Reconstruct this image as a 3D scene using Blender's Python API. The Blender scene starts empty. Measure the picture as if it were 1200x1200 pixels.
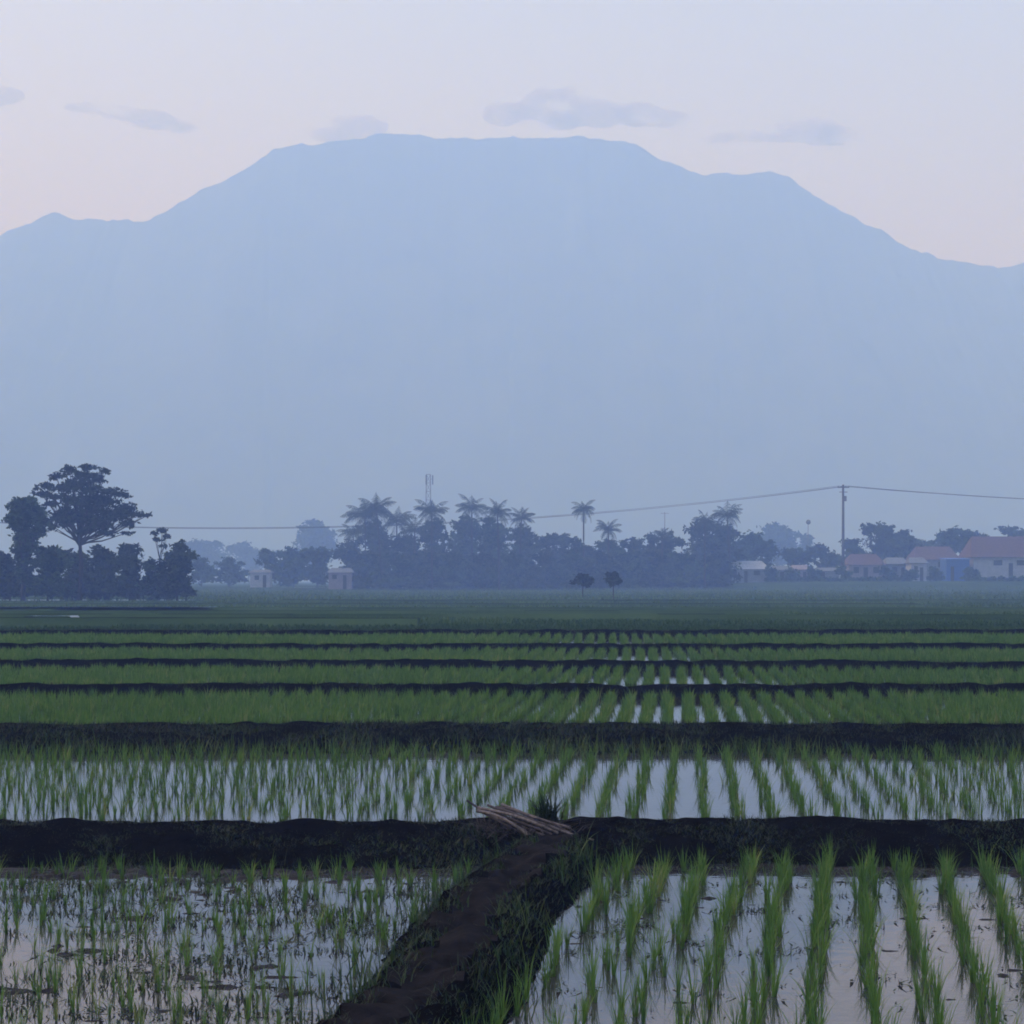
import bpy, math, random
import numpy as np
from mathutils import noise as mnoise, Vector

random.seed(7)
rng = np.random.default_rng(7)
scene = bpy.context.scene
COL = scene.collection
F = 2400.0            # focal length in photograph pixels (1200 wide)
HOR = 679.0           # horizon row of the photograph
CAM = 2.20            # eye height above the nearest paddy water
R = math.radians
K = 1.22               # scale of the distances beyond the fields

# ------------------------------------------------------------------ helpers
def smooth(a, b, x):
    t = np.clip((x - a) / (b - a), 0, 1)
    return t * t * (3 - 2 * t)

def mesh_np(name, V, Q, mats, mat_idx=None, smooth_shade=False, parent=None, loc=None, tint=None):
    """one mesh object from an (n,3) vertex array and an (m,3|4) face array"""
    V = np.asarray(V, np.float32); Q = np.asarray(Q, np.int32)
    me = bpy.data.meshes.new(name)
    k = Q.shape[1]
    me.vertices.add(len(V)); me.vertices.foreach_set('co', V.ravel())
    me.loops.add(Q.size); me.loops.foreach_set('vertex_index', Q.ravel())
    me.polygons.add(len(Q))
    me.polygons.foreach_set('loop_start', np.arange(0, Q.size, k, dtype=np.int32))
    if smooth_shade:
        me.polygons.foreach_set('use_smooth', np.ones(len(Q), bool))
    for m in (mats if isinstance(mats, (list, tuple)) else [mats]):
        me.materials.append(m)
    if mat_idx is not None:
        me.polygons.foreach_set('material_index', np.asarray(mat_idx, np.int32))
    me.update(calc_edges=True)
    if tint is not None:
        at = me.attributes.new('tint', 'FLOAT', 'POINT')
        at.data.foreach_set('value', np.asarray(tint, np.float32))
    o = bpy.data.objects.new(name, me)
    COL.objects.link(o)
    if parent is not None: o.parent = parent
    if loc is not None: o.location = loc
    return o

def tag(o, label=None, cat=None, group=None, kind=None):
    if label: o['label'] = label
    if cat: o['category'] = cat
    if group: o['group'] = group
    if kind: o['kind'] = kind
    return o

def empty(name, loc, rz=0.0):
    o = bpy.data.objects.new(name, None)
    o.empty_display_size = 0.2
    o.location = loc; o.rotation_euler = (0, 0, rz)
    COL.objects.link(o)
    return o

class MB:
    """collects tubes, boxes and loose quads; build() links them as ONE mesh"""
    def __init__(s): s.v = []; s.f = []; s.n = 0
    def add(s, V, Q):
        V = np.asarray(V, float); Q = np.asarray(Q, int)
        s.v.append(V); s.f.append(Q + s.n); s.n += len(V)
    def tube(s, pts, rad, sides=7, cap=True):
        pts = [Vector(p) for p in pts]
        if not hasattr(rad, '__len__'): rad = [rad] * len(pts)
        V = []; Q = []
        for i, p in enumerate(pts):
            d = (pts[min(i + 1, len(pts) - 1)] - pts[max(i - 1, 0)]).normalized()
            a = d.cross(Vector((0, 0, 1)))
            if a.length < 1e-3: a = Vector((1, 0, 0))
            a.normalize(); b = d.cross(a)
            for k in range(sides):
                t = 2 * math.pi * k / sides
                V.append(p + (a * math.cos(t) + b * math.sin(t)) * rad[i])
        for i in range(len(pts) - 1):
            for k in range(sides):
                k2 = (k + 1) % sides
                Q.append((i * sides + k, i * sides + k2, (i + 1) * sides + k2, (i + 1) * sides + k))
        if cap:
            for e, base in ((0, 0), (1, (len(pts) - 1) * sides)):
                V.append(pts[-1] if e else pts[0]); c = len(V) - 1
                for k in range(0, sides):
                    k2 = (k + 1) % sides
                    Q.append((base + k, base + k2, c, c) if e else (base + k2, base + k, c, c))
        s.add([tuple(v) for v in V], Q)
    def box(s, x0, x1, y0, y1, z0, z1):
        V = [(x0, y0, z0), (x1, y0, z0), (x1, y1, z0), (x0, y1, z0), (x0, y0, z1), (x1, y0, z1), (x1, y1, z1), (x0, y1, z1)]
        s.add(V, [(0, 3, 2, 1), (4, 5, 6, 7), (0, 1, 5, 4), (1, 2, 6, 5), (2, 3, 7, 6), (3, 0, 4, 7)])
    def build(s, name, m, parent=None, smooth_shade=False, loc=None):
        V = np.concatenate(s.v); Q = np.concatenate(s.f)
        me = bpy.data.meshes.new(name)
        faces = [tuple(q) if q[2] != q[3] else tuple(q[:3]) for q in Q.tolist()]
        me.from_pydata(V.tolist(), [], faces); me.update()
        me.materials.append(m)
        if smooth_shade:
            for p in me.polygons: p.use_smooth = True
        o = bpy.data.objects.new(name, me); COL.objects.link(o)
        if parent is not None: o.parent = parent
        if loc is not None: o.location = loc
        return o

# ------------------------------------------------------------------ materials
def base_mat(name):
    m = bpy.data.materials.new(name); m.use_nodes = True
    nt = m.node_tree; nt.nodes.clear()
    out = nt.nodes.new('ShaderNodeOutputMaterial')
    return m, nt, out

def N(nt, typ, **kw):
    n = nt.nodes.new(typ)
    for k, v in kw.items():
        if k.startswith('i_'):
            key = k[2:].replace('_', ' ')
            n.inputs[key].default_value = v
        else: setattr(n, k, v)
    return n

def ramp(nt, fac, stops):
    r = nt.nodes.new('ShaderNodeValToRGB')
    els = r.color_ramp.elements
    while len(els) < len(stops): els.new(0.5)
    for e, (p, c) in zip(els, stops):
        e.position = p; e.color = (*c, 1)
    nt.links.new(fac, r.inputs[0])
    return r.outputs[0]

def solid(name, c1, c2, scale=3.0, rough=0.85, bump=0.0, detail=6.0, spec=0.3, coords='Object'):
    m, nt, out = base_mat(name)
    tc = N(nt, 'ShaderNodeTexCoord')
    nz = N(nt, 'ShaderNodeTexNoise', i_Scale=scale, i_Detail=detail, i_Roughness=0.65)
    nt.links.new(tc.outputs[coords], nz.inputs['Vector'])
    c = ramp(nt, nz.outputs['Fac'], [(0.32, c1), (0.68, c2)])
    p = N(nt, 'ShaderNodeBsdfPrincipled', i_Roughness=rough)
    p.inputs['Specular IOR Level'].default_value = spec
    nt.links.new(c, p.inputs['Base Color'])
    if bump:
        b = N(nt, 'ShaderNodeBump', i_Strength=0.8, i_Distance=bump)
        nt.links.new(nz.outputs['Fac'], b.inputs['Height']); nt.links.new(b.outputs[0], p.inputs['Normal'])
    nt.links.new(p.outputs[0], out.inputs[0])
    return m

def leaf_mat(name, ca, cb, cc=None, transl=0.35, gloss=True):
    """two-sided leaf: colour varies plant by plant through the 'tint' attribute"""
    m, nt, out = base_mat(name)
    at = N(nt, 'ShaderNodeAttribute', attribute_name='tint')
    stops = [(0.0, ca), (1.0, cb)] if cc is None else [(0.0, ca), (0.75, cb), (1.0, cc)]
    c = ramp(nt, at.outputs['Fac'], stops)
    d = N(nt, 'ShaderNodeBsdfPrincipled', i_Roughness=0.55)
    d.inputs['Specular IOR Level'].default_value = 0.25 if gloss else 0.05
    t = N(nt, 'ShaderNodeBsdfTranslucent')
    nt.links.new(c, d.inputs['Base Color']); nt.links.new(c, t.inputs['Color'])
    mx = N(nt, 'ShaderNodeMixShader'); mx.inputs[0].default_value = transl
    nt.links.new(d.outputs[0], mx.inputs[1]); nt.links.new(t.outputs[0], mx.inputs[2])
    nt.links.new(mx.outputs[0], out.inputs[0])
    return m

def water_mat():
    m, nt, out = base_mat('paddy_water')
    g = N(nt, 'ShaderNodeNewGeometry')
    n1 = N(nt, 'ShaderNodeTexNoise', i_Scale=9.0, i_Detail=3.0)
    n2 = N(nt, 'ShaderNodeTexNoise', i_Scale=0.9, i_Detail=4.0)
    nt.links.new(g.outputs['Position'], n1.inputs['Vector']); nt.links.new(g.outputs['Position'], n2.inputs['Vector'])
    p = N(nt, 'ShaderNodeBsdfPrincipled')
    p.inputs['IOR'].default_value = 1.42
    nt.links.new(ramp(nt, n2.outputs['Fac'], [(0.35, (0.020, 0.022, 0.024)), (0.7, (0.055, 0.052, 0.050))]), p.inputs['Base Color'])
    rr = N(nt, 'ShaderNodeMapRange'); rr.inputs['To Min'].default_value = 0.015; rr.inputs['To Max'].default_value = 0.07
    nt.links.new(n2.outputs['Fac'], rr.inputs['Value']); nt.links.new(rr.outputs[0], p.inputs['Roughness'])
    b = N(nt, 'ShaderNodeBump', i_Strength=0.25, i_Distance=0.004)
    nt.links.new(n1.outputs['Fac'], b.inputs['Height']); nt.links.new(b.outputs[0], p.inputs['Normal'])
    nt.links.new(p.outputs[0], out.inputs[0])
    return m

M_water = water_mat()
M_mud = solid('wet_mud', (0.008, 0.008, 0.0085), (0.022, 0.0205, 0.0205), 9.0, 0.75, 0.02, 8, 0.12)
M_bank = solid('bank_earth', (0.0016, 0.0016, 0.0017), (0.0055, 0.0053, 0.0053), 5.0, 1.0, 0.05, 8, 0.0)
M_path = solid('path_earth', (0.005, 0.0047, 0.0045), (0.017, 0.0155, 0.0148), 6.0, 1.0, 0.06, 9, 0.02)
M_field = solid('far_field_cover', (0.018, 0.038, 0.018), (0.045, 0.080, 0.036), 0.10, 0.95, 0.0, 10, 0.0)
M_rice = leaf_mat('rice_leaf', (0.050, 0.120, 0.022), (0.100, 0.205, 0.034), (0.19, 0.23, 0.07), 0.4)
M_grass = leaf_mat('bank_grass', (0.010, 0.022, 0.007), (0.032, 0.072, 0.016), (0.075, 0.115, 0.03), 0.3)
M_weed = leaf_mat('pond_weed', (0.008, 0.012, 0.006), (0.026, 0.052, 0.014), None, 0.15)
M_fleaf = leaf_mat('far_crop_leaf', (0.022, 0.056, 0.020), (0.085, 0.145, 0.055), None, 0.35, False)
M_tleaf = leaf_mat('tree_leaf', (0.007, 0.014, 0.009), (0.055, 0.085, 0.036), None, 0.3, False)
M_tleaf2 = leaf_mat('tree_leaf_green', (0.010, 0.024, 0.011), (0.065, 0.115, 0.042), None, 0.3, False)
M_palm = leaf_mat('palm_leaf', (0.016, 0.030, 0.016), (0.055, 0.075, 0.034), None, 0.25, False)
M_bark = solid('bark', (0.018, 0.015, 0.013), (0.050, 0.042, 0.036), 4.0, 0.95, 0.03)
M_mount = solid('mountain_forest', (0.018, 0.032, 0.018), (0.055, 0.075, 0.040), 0.02, 1.0, 0.0, 10, 0.0)
M_conc = solid('pole_concrete', (0.05, 0.05, 0.05), (0.09, 0.088, 0.085), 2.0, 0.9)
M_metal = solid('mast_steel', (0.10, 0.10, 0.10), (0.16, 0.16, 0.165), 3.0, 0.6)
M_cable = solid('cable_sheath', (0.03, 0.03, 0.03), (0.045, 0.045, 0.045), 2.0, 0.7)
M_bamboo = solid('dry_bamboo', (0.022, 0.020, 0.019), (0.145, 0.130, 0.122), 26.0, 0.75, 0.003)
M_bamboo2 = solid('weathered_bamboo', (0.015, 0.014, 0.0145), (0.06, 0.053, 0.054), 14.0, 0.8, 0.003)
M_wwhite = solid('whitewash', (0.22, 0.25, 0.28), (0.33, 0.36, 0.39), 1.2, 0.9)
M_wgrey = solid('grey_render', (0.11, 0.13, 0.15), (0.18, 0.205, 0.225), 1.0, 0.9)
M_wpink = solid('pink_render', (0.15, 0.135, 0.15), (0.22, 0.20, 0.215), 1.0, 0.9)
M_wblue = solid('blue_paint', (0.025, 0.075, 0.25), (0.035, 0.11, 0.33), 1.0, 0.7)
M_rred = solid('red_tile', (0.050, 0.033, 0.034), (0.092, 0.060, 0.060), 2.0, 0.9)
M_rgrey = solid('tin_roof', (0.06, 0.075, 0.09), (0.11, 0.13, 0.15), 1.5, 0.6)
M_dark = solid('dark_opening', (0.012, 0.012, 0.014), (0.03, 0.03, 0.033), 3.0, 0.4)

# ------------------------------------------------------------------ terrain
# terraces: (water level z, row direction dX/dY, row offset X at Y=10.2, clump height, tuft gap along the row)
BANKS = [15.58, 23.5, 33.2, 40.5, 48.2, 57.0]          # foot of each bank, distance from the eye
LEVEL = [0.0, 0.18, 0.30, 0.40, 0.50, 0.60, 0.70]
CREST = [0.215, 0.394, 0.485, 0.58, 0.68, 0.78]
SLOPE = [1.25, 2.2, 0.5, 0.5, 0.5, 0.6]
BW = [q + 0.36 for q in SLOPE]                        # bank width

FIELD_BUNDS = [(68, .05, -40, -3), (77, -.03, -60, 60), (92, .02, -60, 12), (104, -.02, -8, 60), (118, .03, -80, 80), (150, -.02, -80, 30), (175, 0.02, -20, 80)]

def wob(x, k, a=1.0):
    """gentle sideways wander of a bank, by hand-built terraces"""
    s = k * 1.7
    return a * (0.16 * np.sin(x * 0.55 + s) + 0.10 * np.sin(x * 1.31 + 2.1 * s) + 0.05 * np.sin(x * 3.7 + s * 3.3))

def path_u(X, Y):
    return X - (-0.562 + 0.132 * (Y - 9.3) + 0.05 * np.sin(Y * 1.3))

def bank_y(X, k):
    return BANKS[k] + wob(X, k, 0.35 + 0.35 * k) - (0.05 * X if k in (3,) else 0) + (0.10 * np.clip(X - 8, 0, 40) if k == 5 else 0)

def height(X, Y, rough=True):
    """ground height in metres and a class: 0 mud, 1 bank, 2 path, 3 far field"""
    X = np.asarray(X, float); Y = np.asarray(Y, float)
    z = np.full(X.shape, -0.035); cls = np.zeros(X.shape, int)
    for k in range(6):
        f = bank_y(X, k)
        past = smooth(f + 0.2 * SLOPE[k], f + SLOPE[k], Y)
        bed = LEVEL[k + 1] - (0.035 if k < 5 else 0.0)
        z = z + (bed - (LEVEL[k] - 0.035)) * past
        lipz = LEVEL[k] - 0.035 + (CREST[k] - LEVEL[k] + 0.035) * smooth(f - 0.12, f + SLOPE[k], Y) ** 0.8 * (1 - smooth(f + SLOPE[k] + 0.08, f + BW[k], Y))
        z = np.where((Y > f - 0.12) & (Y < f + BW[k]), np.maximum(z, lipz), z)
        cls = np.where((Y > f - 0.10) & (Y < f + BW[k] - 0.05), 1, cls)
    f6 = bank_y(X, 5) + BW[5] - 0.05
    cls = np.where(Y >= f6, 3, cls)
    for (yb, tilt, a, b) in FIELD_BUNDS:
        q = Y - (yb + tilt * X + 0.8 * np.sin(X * .21 + yb))
        on = (np.abs(q) < 0.75 + .012 * (yb - 60)) & (X > a) & (X < b)
        cls = np.where(on & (Y > f6), 1, cls)
        z = z + np.where(on, 0.24, 0.0)
    # fields sink a little beyond the terraces, the village stands on raised land
    z = z - 0.48 * smooth(62, 150, Y) + (0.55 + 1.10 * smooth(0, 70, X)) * smooth(352, 396, Y)
    u = path_u(X, Y)
    prof = 0.17 * np.minimum(smooth(-0.54, -0.26, u), 1 - smooth(0.16, 0.41, u))
    near = (Y < bank_y(X, 0) + 0.9)
    z = np.where(near, np.maximum(z, -0.035 + (prof + 0.035) * (prof > 0.002)), z)
    cls = np.where(near & (u > -0.54) & (u < 0.42) & (cls == 0), 1, cls)
    ragged = 0.05 * np.sin(Y * 5.1) + 0.04 * np.sin(Y * 11.7 + 1)
    cls = np.where((Y < bank_y(X, 0) + 0.85) & (u > -0.27 + ragged) & (u < 0.13 + ragged * .8), 2, cls)
    return z, cls

def gz(x, y):
    return float(height(np.array([x]), np.array([y]))[0][0])

def vnoise(X, Y, s, seed=0):
    """smooth value noise on a lattice (numpy)"""
    g = np.random.default_rng(1000 + seed).random((257, 257))
    x = (X / s) % 256; y = (Y / s) % 256
    xi = x.astype(int); yi = y.astype(int); fx = x - xi; fy = y - yi
    fx = fx * fx * (3 - 2 * fx); fy = fy * fy * (3 - 2 * fy)
    return (g[yi, xi] * (1 - fx) + g[yi, xi + 1] * fx) * (1 - fy) + (g[yi + 1, xi] * (1 - fx) + g[yi + 1, xi + 1] * fx) * fy

def mudlift(X, Y):
    n = 0.28 * vnoise(X, Y * 1.6, 0.45, 1) + 0.34 * vnoise(X, Y * 2.2, 0.15, 2) + 0.38 * vnoise(X, Y * 1.6, 0.085, 3)
    u = path_u(X, Y)
    left = np.where(u < 0, 0.004, -0.006)
    edge = 0.03 * smooth(1.2, 0.2, bank_y(X, 0) - Y) * np.where(u < 0, 1, 0.55)
    return (n - 0.605) * 0.13 + left + edge

def axis(parts):
    out = []
    for a, b, st in parts:
        out.append(np.arange(a, b, st))
    return np.concatenate(out)

xs = axis([(-1960, -400, 120), (-400, -100, 20), (-100, -30, 5), (-30, -12, 0.6), (-12, -4.6, 0.15), (-4.6, 5.0, 0.04), (5.0, 12, 0.15), (12, 30, 0.6), (30, 100, 5), (100, 400, 20), (400, 1961, 120)])
ys = axis([(-80, 0, 20), (0, 7, 0.7), (7, 17.0, 0.04), (17.0, 23.6, 0.09), (23.6, 60, 0.10), (60, 72, 0.5), (72, 190, 1.4), (190, 420, 6), (420, 1000, 40), (1000, 3001, 150)])
GX, GY = np.meshgrid(xs, ys)
GZ, GC = height(GX, GY)
lump = (vnoise(GX, GY, 0.33, 5) - 0.5) * 0.09 + (vnoise(GX, GY, 0.11, 6) - 0.5) * 0.05 + (vnoise(GX, GY, 0.9, 16) - 0.5) * 0.06
GZ = GZ + np.where((GC == 1) & (GY < 61), lump * 0.55, 0) + np.where(GC == 2, ((vnoise(GX, GY, 0.24, 7) - 0.5) * 0.09 + (vnoise(GX, GY, 0.09, 8) - 0.5) * 0.06), 0)
bed1 = (GC == 0) & (GY < 16)
GZ = np.where(bed1, np.maximum(GZ, -0.035) + np.clip(mudlift(GX, GY) + 0.015, -0.02, 0.06), GZ)
nyy, nxx = GX.shape
idx = np.arange(nyy * nxx).reshape(nyy, nxx)
quads = np.stack([idx[:-1, :-1], idx[:-1, 1:], idx[1:, 1:], idx[1:, :-1]], -1).reshape(-1, 4)
fc = np.maximum.reduce([GC.ravel()[quads[:, i]] for i in range(4)])
fc = np.where((fc == 2) & (np.minimum.reduce([GC.ravel()[quads[:, i]] for i in range(4)]) < 2), 1, fc)
allv = np.stack([GX.ravel(), GY.ravel(), GZ.ravel()], 1)
def sub(name, c, m):
    q = quads[fc == c]
    u, inv = np.unique(q, return_inverse=True)
    o = mesh_np(name, allv[u], inv.reshape(-1, 4), m, smooth_shade=True)
    o['kind'] = 'structure'
    return o
sub('ground', 0, M_mud).data
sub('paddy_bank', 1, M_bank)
sub('dirt_path', 2, M_path)
sub('field', 3, M_field)

# flooded terraces: one sheet of water per level, reaching under its banks
for k in range(6):
    xx = axis([(-90, -20, 5), (-20, 20, 0.5), (20, 91, 5)])
    y0 = (bank_y(xx, k - 1) + SLOPE[k - 1] * 0.9) if k else np.full(xx.shape, 2.0)
    y1 = bank_y(xx, k) + 0.35 * SLOPE[k] + 0.1
    V = np.concatenate([np.stack([xx, y0, np.full(xx.shape, LEVEL[k])], 1), np.stack([xx, y1, np.full(xx.shape, LEVEL[k])], 1)])
    n = len(xx); i = np.arange(n - 1)
    o = mesh_np('water', V, np.stack([i, i + 1, n + i + 1, n + i], 1), M_water)
    o['kind'] = 'structure'

STRIPS = []
# narrow flooded strips far out among the crops
for (px0, px1, yy, wd) in [(-60, 255, 716.5, 1.2), (-40, 130, 731, 0.9), (165, 240, 729.5, 0.7), (330, 640, 691.5, 5.0), (-80, 240, 703.5, 3.0)]:
    Y = 80.0
    for _ in range(30):
        Y = F * (CAM - gz(0, Y)) / (yy - HOR)
    X0 = (px0 - 600) / F * Y; X1 = (px1 - 600) / F * Y
    STRIPS.append((X0, X1, Y, wd))
    xx = np.linspace(X0, X1, 24)
    w = wd * (0.6 + 0.4 * np.sin(np.linspace(0, math.pi, 24)))
    z = np.array([max(gz(x, Y - wd), gz(x, Y + wd)) + 0.03 for x in xx])
    V = np.concatenate([np.stack([xx, Y - w + 0.3 * np.sin(xx * .7), z], 1), np.stack([xx, Y + w, z], 1)])
    i = np.arange(23)
    o = mesh_np('water', V, np.stack([i, i + 1, 24 + i + 1, 24 + i], 1), M_water)
    o['kind'] = 'structure'

# ------------------------------------------------------------------ blades
def blades(base, h, az, lean, w, seg=3, tint=None, curl=1.0):
    """vectorised grass blades: arching tapered strips -> V, Q, tint"""
    n = len(base)
    t = np.linspace(0, 1, seg + 1)
    d = np.stack([np.cos(az), np.sin(az), np.zeros(n)], 1)
    s = np.stack([-np.sin(az), np.cos(az), np.zeros(n)], 1)
    V = np.zeros((n, seg + 1, 2, 3))
    for j, tt in enumerate(t):
        out = lean * h * (0.35 * tt + 0.65 * tt ** 2 * curl)
        up = h * (tt - 0.35 * np.minimum(lean, 1.2) * tt ** 2.2)
        c = base + d * out[:, None]; c[:, 2] += up
        ww = w * (1.0 - 0.9 * tt ** 1.6) * 0.5
        V[:, j, 0] = c - s * ww[:, None]; V[:, j, 1] = c + s * ww[:, None]
    b = (np.arange(n) * (seg + 1) * 2)[:, None]
    Q = np.concatenate([np.stack([b[:, 0] + 2 * j, b[:, 0] + 2 * j + 1, b[:, 0] + 2 * j + 3, b[:, 0] + 2 * j + 2], 1) for j in range(seg)])
    tn = np.repeat(tint if tint is not None else np.full(n, .5), (seg + 1) * 2)
    return V.reshape(-1, 3), Q, tn

class Bag:
    def __init__(s): s.V = []; s.Q = []; s.T = []; s.n = 0
    def add(s, V, Q, T):
        s.V.append(V); s.Q.append(Q + s.n); s.T.append(T); s.n += len(V)
    def build(s, name, m, parent=None, loc=None):
        return mesh_np(name, np.concatenate(s.V), np.concatenate(s.Q), m, tint=np.concatenate(s.T), parent=parent, loc=loc)

def clump(n, h, spread, w, seg, tint):
    base = np.zeros((n, 3))
    r = spread * np.sqrt(rng.random(n)) * 0.35; a = rng.random(n) * 2 * math.pi
    base[:, 0] = r * np.cos(a); base[:, 1] = r * np.sin(a); base[:, 2] = -0.02
    hh = h * (0.55 + 0.45 * rng.random(n))
    az = a + rng.normal(0, .5, n)
    lean = np.abs(rng.normal(0.24, 0.20, n)) + 0.03
    return blades(base, hh, az, lean, w * (0.7 + 0.6 * rng.random(n)), seg, np.clip(tint + rng.normal(0, .18, n), 0, 1))

# ------------------------------------------------------------------ rice
ROW = 0.296
PADDY = [  # row direction, X of a row at reference Y, reference Y, height, tuft gap
    (0.163, 1.794, 10.2, 0.29, 0.175),
    (0.0875, 2.15, 23.4, 0.25, 0.20),
    (0.079, 2.45, 32.0, 0.22, 0.17),
    (0.075, 2.4, 40.0, 0.20, 0.17),
    (0.062, 2.7, 48.0, 0.20, 0.17),
    (0.046, 2.2, 57.0, 0.20, 0.18),
]
near_list = []; rest = []
for k, (dr, xr, yr, ch, gap) in enumerate(PADDY):
    y_lo = 8.0 if k == 0 else BANKS[k - 1] + BW[k - 1] - 0.15
    y_hi = BANKS[k] + 0.6
    half = 0.31 * y_hi + 2.0
    nmin = int((-half - 3) / ROW) - 8; nmax = int((half + 3) / ROW) + 8
    for n in range(nmin, nmax):
        yv = y_lo + rng.random() * gap
        j = 0
        while yv < y_hi:
            x = xr + dr * (yv - yr) + n * ROW
            yy = yv + rng.normal(0, .018)
            yv += gap * (0.9 + .2 * rng.random()) * (0.68 if (k == 0 and x < -0.5 + 0.132 * (yy - 9.3)) else 1.0); j += 1
            if abs(x) > half: continue
            x += rng.normal(0, .030)
            f = float(bank_y(np.array([x]), k)[0])
            if yy > f - (0.10 if k < 2 else 0.22): continue
            if k and yy < float(bank_y(np.array([x]), k - 1)[0]) + BW[k - 1] - 0.22: continue
            sz = ch * (0.72 + .46 * rng.random())
            if k == 0:
                u = float(path_u(np.array([x]), np.array([yy]))[0])
                if -0.54 < u < 0.40: continue
                if u < 0:
                    if rng.random() < 0.22 + 0.30 * (vnoise(np.array([x]), np.array([yy]), 0.8, 9)[0] - .5): continue
                    x += rng.normal(0, .06); yy += rng.normal(0, .05); sz *= 0.70
                elif u < 1.5:
                    x += rng.normal(0, .03)
                    if rng.random() < .15: continue
                elif rng.random() < .05: continue
            elif rng.random() < 0.05: continue
            tint = float(np.clip(0.42 + 0.35 * (vnoise(np.array([x]), np.array([yy]), 1.1, 10 + k)[0] - .5) + rng.normal(0, .17), 0, 1))
            if k == 0:
                px = 600 + F * x / yy; py = HOR + F * (CAM) / yy
                inside = -5 < px < 1205 and py - F * sz / yy < 1200
                near_list.append((yy, x, sz, tint, n, u, inside))
            else:
                rest.append((k, x, yy, sz, tint))
cand = sorted([t for t in near_list if t[6]], key=lambda t: t[0])
chosen = cand[:300]
cs = set(id(t) for t in chosen)
variants = []
for v in range(18):
    V, Q, T = clump(15 + v % 4, 1.0, 0.12, 0.021, 4, 0.22 + 0.05 * v) if v < 10 else clump(11, 1.0, 0.13, 0.024, 4, 0.15 + 0.04 * v)
    o = mesh_np('rice_plant', V, Q, M_rice, tint=T)
    variants.append(o.data); bpy.data.objects.remove(o)
ORD = ['first', 'second', 'third', 'fourth', 'fifth', 'sixth', 'seventh', 'eighth', 'ninth', 'tenth', 'eleventh', 'twelfth', 'thirteenth', 'fourteenth', 'fifteenth', 'sixteenth', 'seventeenth', 'eighteenth', 'nineteenth', 'twentieth']
def ordn(i):
    if i < 20: return ORD[i]
    t = ['twenty', 'thirty', 'forty', 'fifty', 'sixty'][(i + 1) // 10 - 2]
    r = (i + 1) % 10
    return t + ('-' + ORD[r - 1] if r else 'ieth').replace('yieth', 'ieth')
rows_r = sorted(set(t[4] for t in chosen if t[5] > 0)); rows_l = sorted(set(t[4] for t in chosen if t[5] < 0), reverse=True)
cnt = {}
for t in chosen:
    yy, x, sz, tint, n, u, _ = t
    o = bpy.data.objects.new('rice_plant', variants[int(rng.integers(10)) if t[5] > 0 else 10 + int(rng.integers(8))])
    COL.objects.link(o)
    o.location = (x, yy, 0.0); o.rotation_euler = (rng.normal(0, .04), rng.normal(0, .04), rng.random() * 6.28)
    o.scale = (sz * 1.0, sz * 1.0, sz)
    side = 'right' if u > 0 else 'left'
    i = rows_r.index(n) if u > 0 else rows_l.index(n)
    c = cnt.get((side, n), 0); cnt[(side, n)] = c + 1
    look = 'green rice tuft in clear water' if u > 0 else 'thin rice tuft among pond weed'
    tag(o, f"{look}, {ordn(i)} row {side} of path, {ordn(c)} from bottom edge", 'rice plant', 'rice plants in the two nearest flooded paddies')

bag = Bag()
for t in near_list:
    if id(t) in cs: continue
    yy, x, sz, tint, n, u, ins = t
    V, Q, T = clump(20 if u > 0 else 10, sz, 0.16 * sz, 0.008, 3, tint)
    V[:, 0] += x; V[:, 1] += yy
    bag.add(V, Q, T)
RN = {1: (10, 3, .0085), 2: (19, 2, .013), 3: (17, 2, .015), 4: (15, 2, .018), 5: (14, 2, .021)}
for (k, x, yy, sz, tint) in rest:
    nb, sg, w = RN[k]
    V, Q, T = clump(nb, sz, (0.20 if k == 1 else 0.62) * sz, w, sg, tint)
    V[:, 0] += x; V[:, 1] += yy; V[:, 2] += LEVEL[k]
    bag.add(V, Q, T)
rb = bag.build('rice_seedlings', M_rice)
tag(rb, 'green rice seedlings in long rows across the farther flooded terraces', 'rice', None, 'stuff')

# ------------------------------------------------------------------ grass on banks and path
def scatter_grass(n, xr, yr, keep, h, w, seg, lean=0.45, tint=.35):
    X = rng.uniform(*xr, n); Y = rng.uniform(*yr, n)
    m = keep(X, Y); X = X[m]; Y = Y[m]
    z, _ = height(X, Y)
    b = np.stack([X, Y, z - 0.02], 1); n = len(X)
    hh = h * (0.35 + 0.8 * rng.random(n)) * (0.6 + 0.8 * vnoise(X, Y, 0.45, 21))
    return blades(b, hh, rng.random(n) * 6.28, np.abs(rng.normal(lean, .25, n)), w * (0.6 + .8 * rng.random(n)), seg,
                  np.clip(tint + 0.6 * (vnoise(X, Y, 0.7, 22) - .5) + rng.normal(0, .12, n), 0, 1))

pg = Bag()
def verge(X, Y):
    u = path_u(X, Y)
    d = np.where(u < 0, smooth(-0.64, -0.40, u) * (1 - smooth(-0.28, -0.10, u)), smooth(0.0, 0.18, u) * (1 - smooth(0.30, 0.47, u)))
    return (rng.random(len(X)) < d * (0.25 + 1.1 * vnoise(X, Y, 0.22, 23))) & (Y < bank_y(X, 0) + .5)
pg.add(*scatter_grass(52000, (-1.8, 1.6), (8.0, 16.3), verge, 0.085, 0.007, 3, .6, .25))
def verge_tall(X, Y):
    u = path_u(X, Y)
    return (((u > 0.22) & (u < 0.54)) | ((u < -0.36) & (u > -0.68))) & (rng.random(len(X)) < 0.6) & (Y < bank_y(X, 0)) & (vnoise(X, Y, 0.25, 24) > .45)
pg.add(*scatter_grass(5200, (-1.8, 1.6), (8.0, 15.8), verge_tall, 0.27, 0.009, 4, 0.35, .62))
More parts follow.
